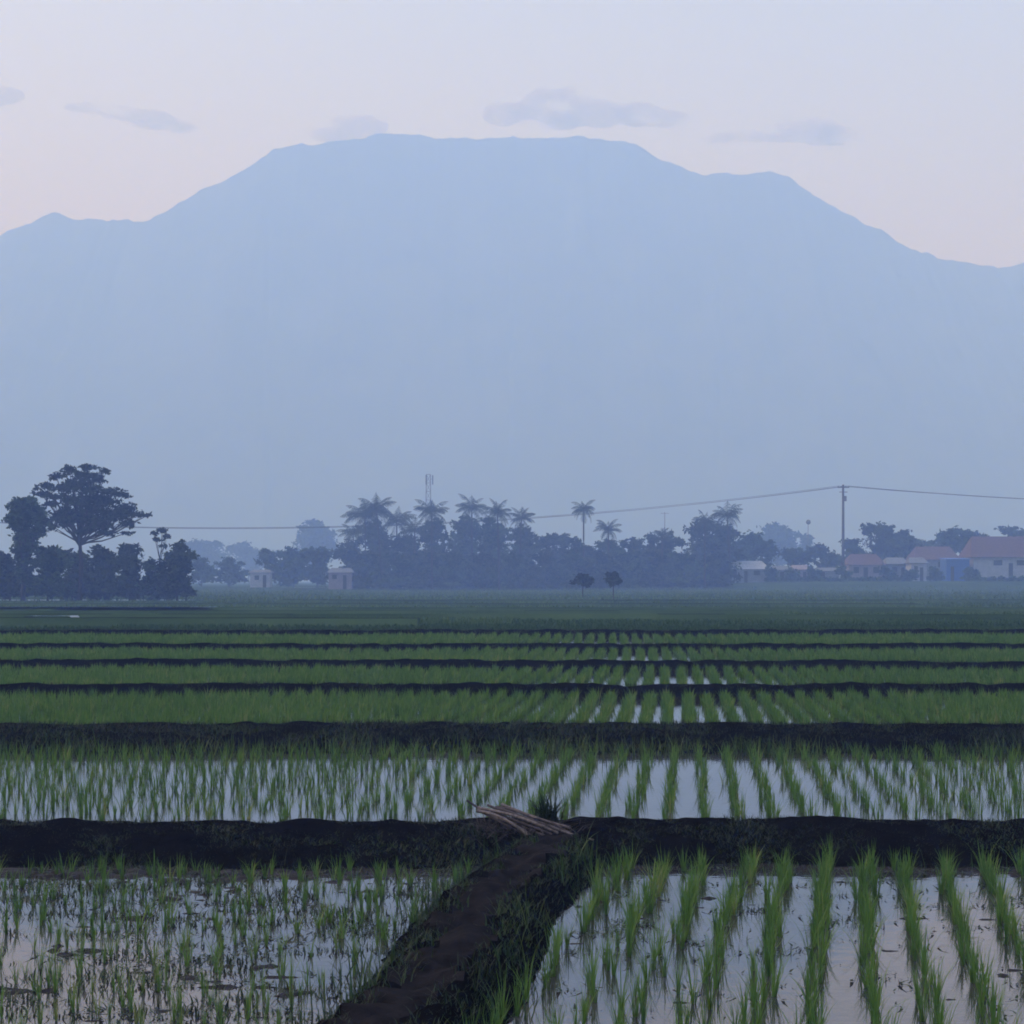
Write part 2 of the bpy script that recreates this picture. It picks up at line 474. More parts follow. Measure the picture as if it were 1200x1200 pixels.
o = pg.build('path_grass', M_grass); tag(o, 'dark grass fringing the dirt path', 'grass', None, 'stuff')

bg = Bag()
def on_bank(k, a, b, dens):
    def f(X, Y):
        q = Y - bank_y(X, k)
        return (q > a) & (q < b) & (rng.random(len(X)) < dens) & ~((np.abs(path_u(X, Y) + .07) < 0.22) & (k == 0))
    return f
bg.add(*scatter_grass(110000, (-6.0, 6.5), (15.0, 17.6), on_bank(0, 0.0, 1.5, .6), 0.055, 0.008, 2, .8, .0))
bg.add(*scatter_grass(3000, (-5.5, 6.0), (15.0, 16.6), on_bank(0, -0.06, 0.12, .6), 0.17, 0.009, 3, .3, .45))
for k, (nn, hh, ww) in {1: (110000, .09, .010), 2: (36000, .07, .012), 3: (36000, .07, .014), 4: (36000, .07, .016), 5: (40000, .11, .02)}.items():
    xr = 0.30 * BANKS[k] + 2
    bg.add(*scatter_grass(nn, (-xr, xr), (BANKS[k] - 1.2, BANKS[k] + 2.0 + BW[k]), on_bank(k, -.02, BW[k] - .05, 1.0), hh * .8, ww, 2, .6, .04))
bg.add(*scatter_grass(12000, (-9, 9), (22.5, 25.5), on_bank(1, -0.25, 0.6, .9), 0.22, 0.012, 3, .3, .75))
o = bg.build('bank_grass', M_grass); tag(o, 'low dark grass on the earth banks between terraces', 'grass', None, 'stuff')

# taller crops on the fields beyond the last terrace
fg = Bag()
def on_field(X, Y):
    ok = (height(X, Y)[1] == 3) & (np.abs(X) < .29 * Y + 3)
    for (a, b, yc, w) in STRIPS:                # no crop in or just before the open water
        ok &= ~((X > a - 1) & (X < b + 1) & (Y > yc - w - .07 * yc) & (Y < yc + w + .3))
    return ok
for (ya, yb, nn, hh, ww, tn) in [(57, 64, 22000, .20, .035, .35), (64, 80, 26000, .20, .05, .35), (80, 115, 24000, .22, .08, .40), (115, 190, 22000, .26, .13, .45), (190, 372, 20000, .32, .24, .5)]:
    xr = .29 * yb + 3
    X = rng.uniform(-xr, xr, nn); Y = rng.uniform(ya, yb, nn)
    m = on_field(X, Y); X = X[m]; Y = Y[m]; n = len(X)
    plot = vnoise(X, Y * 3.0, 14.0, 31)
    plot = np.clip(.6 * plot + np.array([.05, .30, .10, .36, .18, .42, .30, .48])[np.digitize(Y, [b[0] for b in FIELD_BUNDS])], 0, 1)
    gapm = np.abs((Y * 0.11 + 0.02 * X) % 1.0 - .5) > 0.04
    X = X[gapm]; Y = Y[gapm]; plot = plot[gapm]; n = len(X)
    z, _ = height(X, Y)
    fg.add(*blades(np.stack([X, Y, z - .03], 1), hh * (.5 + .6 * rng.random(n)) * (.55 + .8 * plot), rng.random(n) * 6.28, np.abs(rng.normal(.4, .2, n)), ww * (.6 + .8 * rng.random(n)), 2,
                  np.clip(tn + .9 * (plot - .5) + rng.normal(0, .12, n), 0, 1)))
o = fg.build('field_crop', M_fleaf); tag(o, 'dark green crop covering the flat fields before the village', 'crop', None, 'stuff')

# floating weed and mud crumbs on the near water
wd = Bag()
n = 60000
X = rng.uniform(-4.6, 4.6, n); Y = rng.uniform(8.5, 15.6, n)
u = path_u(X, Y)
dn = np.where(u < 0, 0.55 * smooth(.50, .72, vnoise(X, Y * 2.2, .5, 41)), smooth(.60, .85, vnoise(X, Y * 1.6, .35, 42)) * .75 * smooth(9.0, 13.5, Y) + .03 * smooth(12.5, 15.5, Y) + .018)
m = (rng.random(n) < dn) & ((u < -.48) | (u > .5)) & (Y < bank_y(X, 0) - .02)
X = X[m]; Y = Y[m]; n = len(X)
sz = 0.006 + 0.016 * rng.random(n) ** 2.0
wd.add(*blades(np.stack([X, Y, np.full(n, .003)], 1), sz * 1.4, rng.random(n) * 6.28, 1.0 + rng.random(n) * 3, sz, 2, rng.random(n)))
m2 = rng.random(n) < .12
nn = int(m2.sum())
wd.add(*blades(np.stack([X[m2], Y[m2], np.full(nn, -.01)], 1), .03 + .07 * rng.random(nn), rng.random(nn) * 6.28, rng.random(nn) * .8, np.full(nn, .006), 2, rng.random(nn)))
n = 30000
X = rng.uniform(-5.0, 0.6, n); Y = rng.uniform(8.5, 15.7, n); u = path_u(X, Y)
pt = 0.6 * vnoise(X, Y * 2.6, .55, 44) + .4 * vnoise(X, Y * 2.0, .16, 45)
m = (u < -.5) & (Y < bank_y(X, 0)) & (rng.random(n) < 1.8 * smooth(.49, .66, pt + .10 * smooth(1.4, .1, bank_y(X, 0) - Y)))
X = X[m]; Y = Y[m]; n = len(X)
wd.add(*blades(np.stack([X, Y, np.full(n, -.005)], 1), .02 + .06 * rng.random(n) ** 1.5, rng.random(n) * 6.28, .3 + 1.3 * rng.random(n), .006 + .008 * rng.random(n), 2, .3 + .7 * rng.random(n)))
o = wd.build('floating_weed', M_weed); tag(o, 'dark floating weed scattered on the near paddy water', 'weed', None, 'stuff')

exec_parts = True
# ------------------------------------------------------------------ trees
def P(px, py, D):
    """photograph pixel at distance D -> world point"""
    return ((px - 600) / F * D, D, CAM + (HOR - py) / F * D)

def leaves(centers, radii, n, size, tint0=.4):
    """leaf faces spread through ellipsoid clumps"""
    C = np.array(centers, float); Rr = np.array(radii, float)
    vol = (Rr[:, 0] * Rr[:, 2]); pr = vol / vol.sum()
    k = rng.choice(len(C), n, p=pr)
    d = rng.normal(size=(n, 3)); d /= np.linalg.norm(d, axis=1)[:, None]
    r = (0.25 + 0.80 * rng.random(n) ** 0.55)
    # lumpy outline
    lump = 0.75 + 0.45 * np.sin(d[:, 0] * 5 + k * 1.3) * np.sin(d[:, 2] * 4 + k * 2.1) + .12 * np.sin(d[:, 1] * 9 + k)
    c = C[k] + d * Rr[k] * (r * lump)[:, None]
    a = rng.normal(size=(n, 3)); a[:, 2] *= .6; a /= np.linalg.norm(a, axis=1)[:, None]
    b = np.cross(a, rng.normal(size=(n, 3))); b /= np.linalg.norm(b, axis=1)[:, None]
    s = size * (0.55 + .9 * rng.random(n))
    V = np.stack([c - a * s[:, None], c + b * (s * .45)[:, None], c + a * s[:, None], c - b * (s * .45)[:, None]], 1).reshape(-1, 3)
    Q = np.arange(4 * n).reshape(n, 4)
    T = np.clip(tint0 + .34 * np.sin(k * 2.7) + rng.normal(0, .2, n), 0, 1)
    return V, Q, np.repeat(T, 4)

def make_tree(name, label, D, trunk_px, pads, dens=1.0, leaf=.28, mat=None, group=None, cat='tree', thick=None, tint0=.4, trunk_r=None, limbs=True):
    """pads: (px, py, rx_px, ry_px) crown clumps as the photo shows them; each gets real depth"""
    D = D * K; leaf = leaf * K * .92; trunk_r = trunk_r * K if trunk_r else None
    s = D / F
    bx = (trunk_px - 600) * s
    gzv = gz(bx, D)
    root = empty(name, (bx, D, gzv))
    tag(root, label, cat, group)
    cs_, rs_ = [], []
    for (px, py, rx, ry) in pads:
        x, _, z = P(px, py, D)
        w = rx * s
        for q in range(3):
            dy = rng.normal(0, .45) * w * (1 if q else 0.3)
            cs_.append((x - bx + rng.normal(0, .25) * w * (q > 0), dy, z - gzv + rng.normal(0, .2) * ry * s * (q > 0)))
            f = 1.0 if q == 0 else .68
            rs_.append((w * f, w * f * .9, ry * s * f))
    main = list(range(0, len(cs_), 3)); base_n = len(cs_)
    for c0, r0 in list(zip(cs_, rs_)):
        for q in range(2):
            a = rng.normal(size=3); a /= np.linalg.norm(a)
            f = .30 + .22 * rng.random()
            cs_.append((c0[0] + a[0] * r0[0] * 1.02, c0[1] + a[1] * r0[1], max(.1, c0[2] + a[2] * r0[2] * 1.02)))
            rs_.append((r0[0] * f * 1.2, r0[1] * f, r0[2] * f))
    area = sum(p[2] * p[3] for p in pads) * s * s
    n = int(min(9000, max(260, dens * 34 * area / (leaf * leaf * .9))))
    V, Q, T = leaves(cs_, rs_, n, leaf, tint0)
    V[:, 2] = np.maximum(V[:, 2], 0.02)
    mesh_np('crown', V, Q, mat or M_tleaf, parent=root, tint=T)
    top = max(c[2] for c in cs_); lowest = min(c[2] - r[2] for c, r in zip(cs_, rs_))
    tr = trunk_r or max(.06, .022 * top)
    mb = MB()
    fork = max(.25 * top, min(lowest + .3, .6 * top)) if lowest > .5 else .35 * top
    mb.tube([(0, 0, -.15), (.04 * top * rng.normal(0, .3), 0, fork * .5), (0, 0, fork)], [tr * 1.25, tr, tr * .85], 7)
    if limbs:
        for i in main:
            c = Vector(cs_[i])
            st = Vector((0, 0, fork * (.82 + .18 * rng.random())))
            mid = st.lerp(c, .5) + Vector((0, 0, -.06 * (c - st).length)) + Vector((rng.normal(0, .1), rng.normal(0, .1), 0)) * (c - st).length * .3
            mb.tube([st, mid, c], [tr * .55, tr * .36, tr * .12], 5)
            for q in (1, 2):
                if i + q < base_n: mb.tube([mid, Vector(cs_[i + q])], [tr * .25, tr * .08], 4)
    mb.build('trunk', M_bark, root, True)
    return root

def make_palm(label, D, px, py, spread, group, lean=0.0, nf=24, base_px=None, droop=1.0):
    """coconut palm: ringed trunk and a head of feather fronds; py is the heart of the head"""
    D = D * K
    s = D / F
    x, _, z = P(px, py, D)
    bx = x + lean * s if base_px is None else (base_px - 600) * s
    g0 = gz(bx, D)
    root = empty('coconut_palm', (bx, D, g0)); tag(root, label, 'palm tree', group)
    H = z - g0; ox = x - bx
    mb = MB(); pts = []; rad = []
    for i in range(9):
        t = i / 8
        pts.append((ox * t ** 1.6, .12 * math.sin(t * 3), H * t - .1 * (i == 0))); rad.append(.20 - .08 * t + (.06 if i == 0 else 0))
    mb.tube(pts, rad, 7)
    mb.build('trunk', M_bark, root, True)
    L = spread * s
    Vs, Qs, Ts = [], [], []; nv = 0
    for f in range(nf):
        az = 6.28 * f / nf + rng.normal(0, .22)
        el = [1.25, .85, .45, .05, -.45, .65][f % 6] + rng.normal(0, .16)
        ll = L * (.85 + .3 * rng.random()); tn = .35 + rng.normal(0, .15)
        p = np.array([ox, 0.12 * math.sin(3), H]); prev = p.copy()
        d0 = np.array([math.cos(az), math.sin(az), 0])
        side = np.array([-math.sin(az), math.cos(az), 0])
        ns = 15
        for j in range(ns):
            t = j / ns
            ang = el - droop * 1.65 * t ** 1.35
            nxt = prev + (d0 * math.cos(ang) + np.array([0, 0, math.sin(ang)])) * ll / ns
            # rachis
            wv = np.array([0, 0, .03]) + side * .02
            q = [prev - wv, prev + wv, nxt + wv, nxt - wv]
            Vs += q; Qs.append([nv, nv + 1, nv + 2, nv + 3]); nv += 4; Ts += [tn] * 4
            if j > 0:
                lf = ll * .30 * (math.sin(math.pi * min(1, .18 + t * .85)) ** .7)
                for sg in (-1, 1):
                    dirv = side * sg * .75 + (nxt - prev) / np.linalg.norm(nxt - prev) * .55 + np.array([0, 0, -.8 * (.5 + t) + rng.normal(0, .15)])
                    dirv /= np.linalg.norm(dirv)
                    e = prev + dirv * lf
                    wd_ = (nxt - prev) * .27
                    q = [prev - wd_, prev + wd_, e + wd_ * .3, e - wd_ * .3]
                    Vs += q; Qs.append([nv, nv + 1, nv + 2, nv + 3]); nv += 4; Ts += [np.clip(tn + rng.normal(0, .1), 0, 1)] * 4
            prev = nxt
    mesh_np('crown', np.array(Vs), np.array(Qs), M_palm, parent=root, tint=np.array(Ts))
    return root

GL = 'trees of the thicket at the left edge'
GM = 'trees of the hazy grove behind the fields'
GR = 'trees behind the village houses'
GF = 'pale trees far behind the grove'

# left thicket, nearest of the distant trees
D = 160
make_tree('spreading_tree', 'tall spreading tree with layered open crown rising above the left thicket', D, 93, [
    (105, 548, 15, 5), (84, 549, 12, 5), (122, 552, 9, 4), (66, 557, 12, 5), (98, 558, 22, 7), (55, 570, 14, 5), (48, 579, 11, 5), (78, 572, 20, 7),
    (108, 574, 26, 9), (133, 577, 17, 6), (146, 580, 9, 4), (90, 586, 22, 9), (122, 590, 24, 8), (146, 594, 16, 6), (62, 590, 10, 5), (160, 602, 13, 5),
    (172, 604, 6, 3), (72, 604, 16, 7), (96, 602, 14, 9), (136, 607, 20, 7), (150, 613, 12, 5), (62, 617, 12, 6), (108, 618, 11, 6), (128, 624, 14, 4), (148, 625, 8, 3), (86, 566, 18, 8), (112, 562, 16, 6), (118, 584, 20, 8), (104, 594, 20, 9), (80, 598, 14, 7), (128, 600, 18, 7), (70, 582, 14, 6), (80, 612, 18, 7), (112, 609, 17, 8), (98, 622, 11, 6), (142, 603, 15, 7), (66, 608, 12, 6), (122, 616, 15, 6), (94, 606, 16, 8)],
    dens=1.25, leaf=.19, group=GL, trunk_r=.16, tint0=.3)
make_tree('broadleaf_tree', 'dense upright dark green tree standing left of the spreading tree', D - 4, 27, [
    (18, 596, 13, 12), (38, 595, 14, 12), (28, 590, 14, 9), (24, 612, 20, 14), (44, 610, 12, 14), (28, 632, 17, 16), (26, 655, 14, 16), (44, 624, 10, 10), (30, 675, 12, 14)], dens=1.0, leaf=.22, mat=M_tleaf2, group=GL)
make_tree('slim_tree', 'slim small tree with flat tuft crown beside the left thicket', D + 6, 187, [
    (180, 625, 7, 3), (190, 622, 8, 3), (195, 628, 6, 3), (184, 633, 6, 3), (192, 640, 4, 3)], dens=.6, leaf=.17, group=GL, trunk_r=.07)
sh = [('bushy shrub at the far left edge of the thicket', -18, [(-22, 660, 26, 22), (-10, 680, 24, 20)]),
      ('low dark shrub under the dense upright tree', 12, [(6, 658, 14, 14), (14, 676, 20, 24)]),
      ('wide shrub right of the dense upright tree trunk', 56, [(50, 650, 14, 12), (62, 668, 20, 24), (50, 686, 18, 14)]),
      ('shrub directly under the spreading tree trunk', 90, [(84, 656, 16, 10), (96, 672, 22, 22), (88, 690, 18, 12)]),
      ('tall shrub right of the spreading tree trunk', 122, [(120, 650, 14, 10), (126, 668, 20, 22), (118, 688, 18, 14)]),
      ('rounded shrub in the middle of the thicket foot', 152, [(150, 644, 12, 8), (152, 660, 16, 18), (156, 684, 18, 18)]),
      ('low shrub left of the rounded end tree', 178, [(176, 664, 10, 10), (180, 684, 14, 17)])]
for lb, tx, pads in sh:
    pads = pads + [(tx - 12, 690, 15, 11), (tx + 12, 691, 15, 11)]
    make_tree('shrub', lb, D + rng.uniform(-5, 5), tx, pads, dens=1.1, leaf=.22, mat=random.choice([M_tleaf, M_tleaf2]), group='shrubs of the left thicket', cat='shrub')
make_tree('broadleaf_tree', 'rounded dark tree closing the right end of the thicket', D - 2, 208, [
    (210, 643, 11, 9), (203, 655, 17, 12), (215, 662, 13, 15), (206, 678, 21, 20), (196, 690, 14, 12), (218, 690, 10, 12)], dens=1.1, leaf=.21, group=GL)

# middle grove: palms and round trees in the haze
D = 312
palms = [('bushy-headed coconut palm at the left end of the grove', 428, 606, 30, 0), ('taller palm leaning behind the left end of the grove', 441, 598, 27, 6),
         ('palm with drooping head second from the left end of the grove', 465, 612, 27, 0), ('palm standing right below the radio mast', 506, 601, 25, 0),
         ('high narrow palm right of the radio mast', 553, 596, 23, 0), ('palm with ragged head next to the high narrow palm', 583, 602, 22, 2),
         ('small palm at the right shoulder of the tall grove', 611, 608, 19, -2), ('lone tall palm with round head against the sky', 684, 598, 19, 0),
         ('short hazy palm right of the lone tall palm', 713, 622, 19, 0), ('thin palm in the low gap of the grove', 776, 628, 15, 0),
         ('spiky palm at the left of the right-hand crown group', 826, 612, 20, 0), ('large palm with wind-swept fronds at the right of the grove', 852, 605, 23, 4),
         ('low palm hidden at the left foot of the grove', 414, 626, 22, 0), ('palm half hidden between the mast and left palms', 486, 622, 22, 0)]
for lb, px, py, sp, ln in palms:
    make_palm(lb, D + rng.uniform(-12, 14), px, py, sp, GM, ln, droop=1.0 if 'lone' in lb else .85)
grove = [('round tree at the left foot of the grove', 412, [(412, 645, 16, 16), (418, 668, 20, 20)]),
         ('dense tree beneath the left palms', 444, [(440, 628, 20, 16), (446, 652, 24, 22), (440, 674, 22, 14)]),
         ('dense tree below the drooping palm', 476, [(474, 636, 18, 14), (478, 656, 22, 20), (480, 676, 22, 14)]),
         ('dark tree below the radio mast', 510, [(506, 626, 18, 16), (512, 650, 24, 22), (508, 674, 22, 14)]),
         ('dark tree below the high narrow palm', 545, [(548, 620, 20, 18), (544, 648, 24, 24), (548, 674, 22, 14)]),
         ('broad tree right of the high narrow palm', 580, [(580, 624, 20, 16), (582, 650, 24, 22), (578, 674, 22, 14)]),
         ('broad tree at the right shoulder of the tall grove', 614, [(614, 626, 16, 14), (616, 650, 22, 20), (612, 674, 22, 14)]),
         ('low rounded tree left of the lone palm', 652, [(648, 634, 14, 8), (662, 634, 14, 9), (654, 654, 24, 20), (652, 676, 22, 12)]),
         ('low tree at the foot of the lone palm', 686, [(684, 650, 20, 14), (690, 670, 22, 16)]),
         ('small dense tree below the short hazy palm', 715, [(714, 642, 16, 12), (718, 664, 22, 20)]),
         ('low spreading tree left of the thin palm', 748, [(744, 640, 14, 10), (750, 660, 22, 20)]),
         ('ragged tree under the thin palm', 782, [(764, 632, 8, 8), (784, 638, 14, 14), (782, 662, 22, 20)]),
         ('wide tree under the spiky palm', 818, [(818, 624, 16, 14), (824, 644, 24, 18), (816, 668, 22, 16)]),
         ('wide tree under the wind-swept palm', 846, [(848, 624, 16, 14), (850, 646, 22, 18), (846, 668, 20, 14)])]
for lb, tx, pads in grove:
    make_tree('broadleaf_tree', lb, D + rng.uniform(2, 20), tx, pads, dens=1.05, leaf=.38, mat=random.choice([M_tleaf, M_tleaf2]), group=GM)
for i, (tx, nm) in enumerate([(430, 'under the left palms'), (460, 'between the left palms and the drooping palm'), (494, 'left of the radio mast'), (528, 'between the mast and the high narrow palm'),
        (563, 'right of the high narrow palm'), (598, 'below the ragged palm'), (634, 'below the right shoulder of the grove'), (668, 'left of the lone tall palm'), (702, 'right of the lone tall palm'), (732, 'right of the short hazy palm'), (766, 'below the thin palm'), (800, 'left of the spiky palm'), (836, 'between the spiky and the wind-swept palm')]):
    make_tree('shrub', 'low dense shrub ' + nm, 306, tx, [(tx - 12, 672, 18, 13), (tx + 12, 670, 18, 14), (tx, 682, 26, 9), (tx + 4, 656, 15, 10)], dens=1.3, leaf=.36, mat=M_tleaf2 if i % 2 else M_tleaf, group='shrubs along the foot of the grove', cat='shrub', trunk_r=.08)
# low belt left of the grove
belt = [('low round tree just right of the left thicket', 236, 330, [(234, 662, 14, 12), (240, 674, 18, 12)]),
        ('low tree left of the small white hut', 268, 340, [(266, 664, 16, 10), (272, 676, 18, 10)]),
        ('round tree behind the small white hut', 318, 332, [(316, 654, 14, 12), (324, 668, 20, 14)]),
        ('tree with twin tops between the hut and the grove', 344, 330, [(338, 652, 12, 11), (352, 656, 12, 12), (346, 670, 22, 14)]),
        ('dark round tree between the hut and the grove', 372, 328, [(368, 650, 13, 10), (380, 652, 11, 11), (374, 668, 20, 16)])]
for lb, tx, dd, pads in belt:
    make_tree('broadleaf_tree', lb, dd, tx, pads, dens=.9, leaf=.40, mat=M_tleaf2, group='low trees between thicket and grove')
# far pale trees
far = [('tall pale dome tree left of the grove', 370, 640, [(370, 620, 16, 9), (358, 632, 14, 14), (382, 632, 16, 14), (372, 648, 26, 18)]),
       ('pale tree in the haze right of the left thicket', 238, 680, [(234, 640, 22, 9), (244, 654, 26, 14)]),
       ('pale low tree left of the dome tree', 292, 690, [(284, 646, 22, 9), (296, 658, 26, 14)]),
       ('pale dome tree left of the power pole', 911, 600, [(910, 622, 20, 9), (902, 634, 18, 14), (922, 634, 14, 14), (912, 650, 26, 16)]),
       ('small pale pointed tree nearer the power pole', 946, 600, [(946, 632, 8, 8), (944, 646, 14, 12)])]
for lb, tx, dd, pads in far:
    make_tree('broadleaf_tree', lb, dd, tx, pads, dens=1.0, leaf=.75, mat=M_tleaf2, group=GF)
# trees behind the village on the right
vill = [('dark dome tree right of the wind-swept palm', 884, 345, [(882, 632, 18, 10), (872, 644, 18, 14), (896, 644, 18, 14), (886, 662, 28, 14)]),
        ('low tree behind the pale sheds', 930, 352, [(926, 650, 14, 10), (940, 654, 16, 12)]),
        ('low tree just left of the power pole', 966, 356, [(962, 646, 16, 9), (972, 658, 20, 12)]),
        ('small tree right of the power pole top', 996, 358, [(994, 638, 10, 8), (1000, 654, 16, 14)]),
        ('tall tree with flat top right of the power pole', 1030, 360, [(1016, 622, 8, 8), (1032, 622, 14, 9), (1048, 630, 14, 9), (1034, 640, 28, 14), (1040, 656, 30, 14)]),
        ('medium tree right of the flat-topped tree', 1070, 366, [(1064, 632, 12, 8), (1078, 640, 14, 9), (1070, 652, 24, 14)]),
        ('feathery tree behind the red roofs', 1112, 362, [(1104, 630, 9, 8), (1118, 625, 10, 8), (1132, 628, 10, 8), (1120, 640, 28, 12)]),
        ('round tree at the left corner of the large red roof', 1148, 366, [(1150, 632, 12, 9), (1146, 644, 16, 12)]),
        ('pale tree at the right frame edge above the large roof', 1190, 400, [(1184, 622, 14, 6), (1196, 630, 18, 10), (1204, 646, 24, 12)])]
for lb, tx, dd, pads in vill:
    make_tree('broadleaf_tree', lb, dd, tx, pads, dens=.9, leaf=.42, mat=random.choice([M_tleaf, M_tleaf2]), group=GR)
for lb, tx in [('shrub left of the long white low house', 846), ('shrub between the long white house and the grey shed', 904), ('shrub between the grey shed and the pink hut', 928), ('shrub right of the pale pink hut', 953), ('shrub at the foot of the power pole', 990),
               ('shrub between the brown-roofed and the blue-grey house', 1039), ('shrub left of the narrow white house', 1066), ('shrub between the narrow white house and the blue house', 1096), ('shrub between the blue house and the large white house', 1139)]:
    make_tree('shrub', lb, 325, tx, [(tx - 3, 670 + rng.normal(0, 2), 6, 7), (tx + 4, 673, 6, 6), (tx, 678, 9, 4)], dens=1.0, leaf=.3, mat=M_tleaf2, group='shrubs between the village houses', cat='shrub', trunk_r=.05)
# two little trees in the fields
for lb, tx, pads in [('left of two small round trees alone in the field', 683, [(683, 677, 10, 6), (679, 682, 8, 5), (688, 681, 7, 6)]),
                     ('right of two small round trees alone in the field', 719, [(719, 676, 8, 5), (717, 682, 8, 5), (723, 680, 6, 5)])]:
    make_tree('small_tree', lb, 172, tx, pads, dens=1.0, leaf=.17, group='two small trees standing in the field', trunk_r=.06)

# ------------------------------------------------------------------ houses
def make_house(name, label, px0, px1, y_eave, y_base, y_ridge, D, wall_m, roof_m, depth=6.0, windows=(), doors=(), over=.4, flat=False, cat='house', group='houses of the village across the fields'):
    D = D * K
    s = D / F
    x0 = (px0 - 600) * s; x1 = (px1 - 600) * s
    cx = (x0 + x1) / 2; w = x1 - x0
    g0 = gz(cx, D)
    ze = CAM + (HOR - y_eave) * s - g0; zr = CAM + (HOR - y_ridge) * s - g0
    root = empty(name, (cx, D, g0)); tag(root, label, cat, group)
    mb = MB(); mb.box(-w / 2, w / 2, 0, depth, -.3, ze)
    mb.build('wall', wall_m, root)
    rb_ = MB()
    if flat:
        rb_.add([(-w/2-over, -over, ze+.002), (w/2+over, -over, ze+.002), (w/2+over, depth+over, ze+.3), (-w/2-over, depth+over, ze+.3),
                 (-w/2-over, -over, ze+.14), (w/2+over, -over, ze+.14), (w/2+over, depth+over, ze+.44), (-w/2-over, depth+over, ze+.44)],
                [(0, 3, 2, 1), (4, 5, 6, 7), (0, 1, 5, 4), (1, 2, 6, 5), (2, 3, 7, 6), (3, 0, 4, 7)])
    else:
        a, b = -w/2-over, w/2+over
        hip = min(.18 * w, 1.5)
        ez = ze + .003
        rb_.add([(a, -over, ez), (b, -over, ez), (b, depth+over, ez), (a, depth+over, ez), (a+hip, depth/2, zr), (b-hip, depth/2, zr)],
                [(0, 1, 5, 4), (2, 3, 4, 5), (1, 2, 5, 5), (3, 0, 4, 4), (0, 3, 2, 1)])
    rb_.build('roof', roof_m, root)
    for (a, b, yt, yb) in windows:
        fx0, fx1 = (a - 600) * s - cx, (b - 600) * s - cx
        fz1, fz0 = CAM + (HOR - yt) * s - g0, CAM + (HOR - yb) * s - g0
        wmb = MB(); t = .09
        wmb.box(fx0 - t, fx1 + t, -.06, -.004, fz1, fz1 + t); wmb.box(fx0 - t, fx1 + t, -.06, -.004, fz0 - t, fz0)
        wmb.box(fx0 - t, fx0, -.06, -.004, fz0, fz1); wmb.box(fx1, fx1 + t, -.06, -.004, fz0, fz1)
        wo = wmb.build('window', M_bark, root)
        pm = MB(); pm.box(fx0, fx1, -.03, -.005, fz0, fz1); pm.build('pane', M_dark, wo)
    for (a, b, yt) in doors:
        fx0, fx1 = (a - 600) * s - cx, (b - 600) * s - cx
        dm = MB(); dm.box(fx0, fx1, -.05, -.004, 0, CAM + (HOR - yt) * s - g0)
        dm.build('door', M_dark, root)
    return root

D = 334
make_house('hut', 'small white hut at the foot of low trees left of the grove', 293, 316, 671, 684, 667.5, 316, M_wwhite, M_rgrey, 4, windows=[(299, 303, 675, 679)], doors=[(308, 312, 674)], cat='hut', group='small huts left of the grove')
make_house('hut', 'faint pinkish hut at the left foot of the grove', 385, 412, 671, 684, 665.5, 303, M_wpink, M_rgrey, 5, doors=[(402, 406, 674)], windows=[(390, 394, 674, 678)], cat='hut', group='small huts left of the grove')
make_house('house', 'long white low house left of the power pole', 853, 901, 667, 680, 657, 328, M_wgrey, M_wwhite, 7, windows=[(858, 863, 669.5, 673.5), (884, 890, 669.5, 673.5)], doors=[(872, 876, 669)])
make_house('shed', 'grey shed right of the long white low house', 906, 926, 668, 680, 663, 331, M_wgrey, M_rgrey, 5, doors=[(914, 919, 670)], cat='shed')
make_house('hut', 'pale pink hut with low roof left of the power pole', 929, 949, 667.5, 680, 662, 330, M_wpink, M_wpink, 5, windows=[(933, 936, 670, 674)], doors=[(941, 945, 670)], cat='hut')
make_house('shed', 'light grey shed just left of the power pole', 956, 984, 669, 680, 665, 333, M_wgrey, M_rgrey, 5, windows=[(962, 966, 671, 675)], cat='shed')
make_house('house', 'brown-roofed house just right of the power pole', 995, 1036, 662, 680, 649, 332, M_wpink, M_rred, 8, windows=[(1001, 1006, 665, 671), (1024, 1030, 665, 671)], doors=[(1012, 1017, 665)])
make_house('house', 'blue-grey house right of the brown-roofed house', 1041, 1064, 661, 680, 653, 335, M_wgrey, M_rgrey, 8, windows=[(1046, 1051, 665, 670)], doors=[(1056, 1060, 665)])
make_house('house', 'narrow white house between blue-grey and blue houses', 1068, 1086, 660, 680, 653, 330, M_wwhite, M_rgrey, 6, windows=[(1072, 1075, 664, 669)], doors=[(1078, 1082, 665)])
make_house('house', 'red-roofed house set back behind the blue house', 1072, 1124, 656, 680, 640, 348, M_wgrey, M_rred, 9, windows=[(1100, 1104, 659, 664)])
make_house('house', 'bright blue house left of the large white house', 1109, 1136, 656, 680, 652, 328, M_wblue, M_wblue, 6, flat=True, doors=[(1114, 1118, 664)], over=.15)
make_house('house', 'large white house with broad dark red roof at right edge', 1141, 1222, 653, 680, 628, 329, M_wwhite, M_rred, 11, windows=[(1165, 1174, 657, 662), (1192, 1200, 657, 662)], doors=[(1182, 1187, 660)], over=.7)
for lb, a, b in [('clipped dark hedge before the large white house', 1142, 1218), ('low hedge along the foot of the sheds', 905, 985), ('low hedge before the brown-roofed house', 992, 1066)]:
    D2 = 322; s = D2 / F
    tx = (a + b) / 2
    pads = [(x, 680, 7, 4.5) for x in range(a, b, 7)]
    make_tree('hedge', lb, D2, tx, pads, dens=.55, leaf=.3, mat=M_tleaf2, group='hedges before the village', cat='hedge', limbs=False, trunk_r=.05)

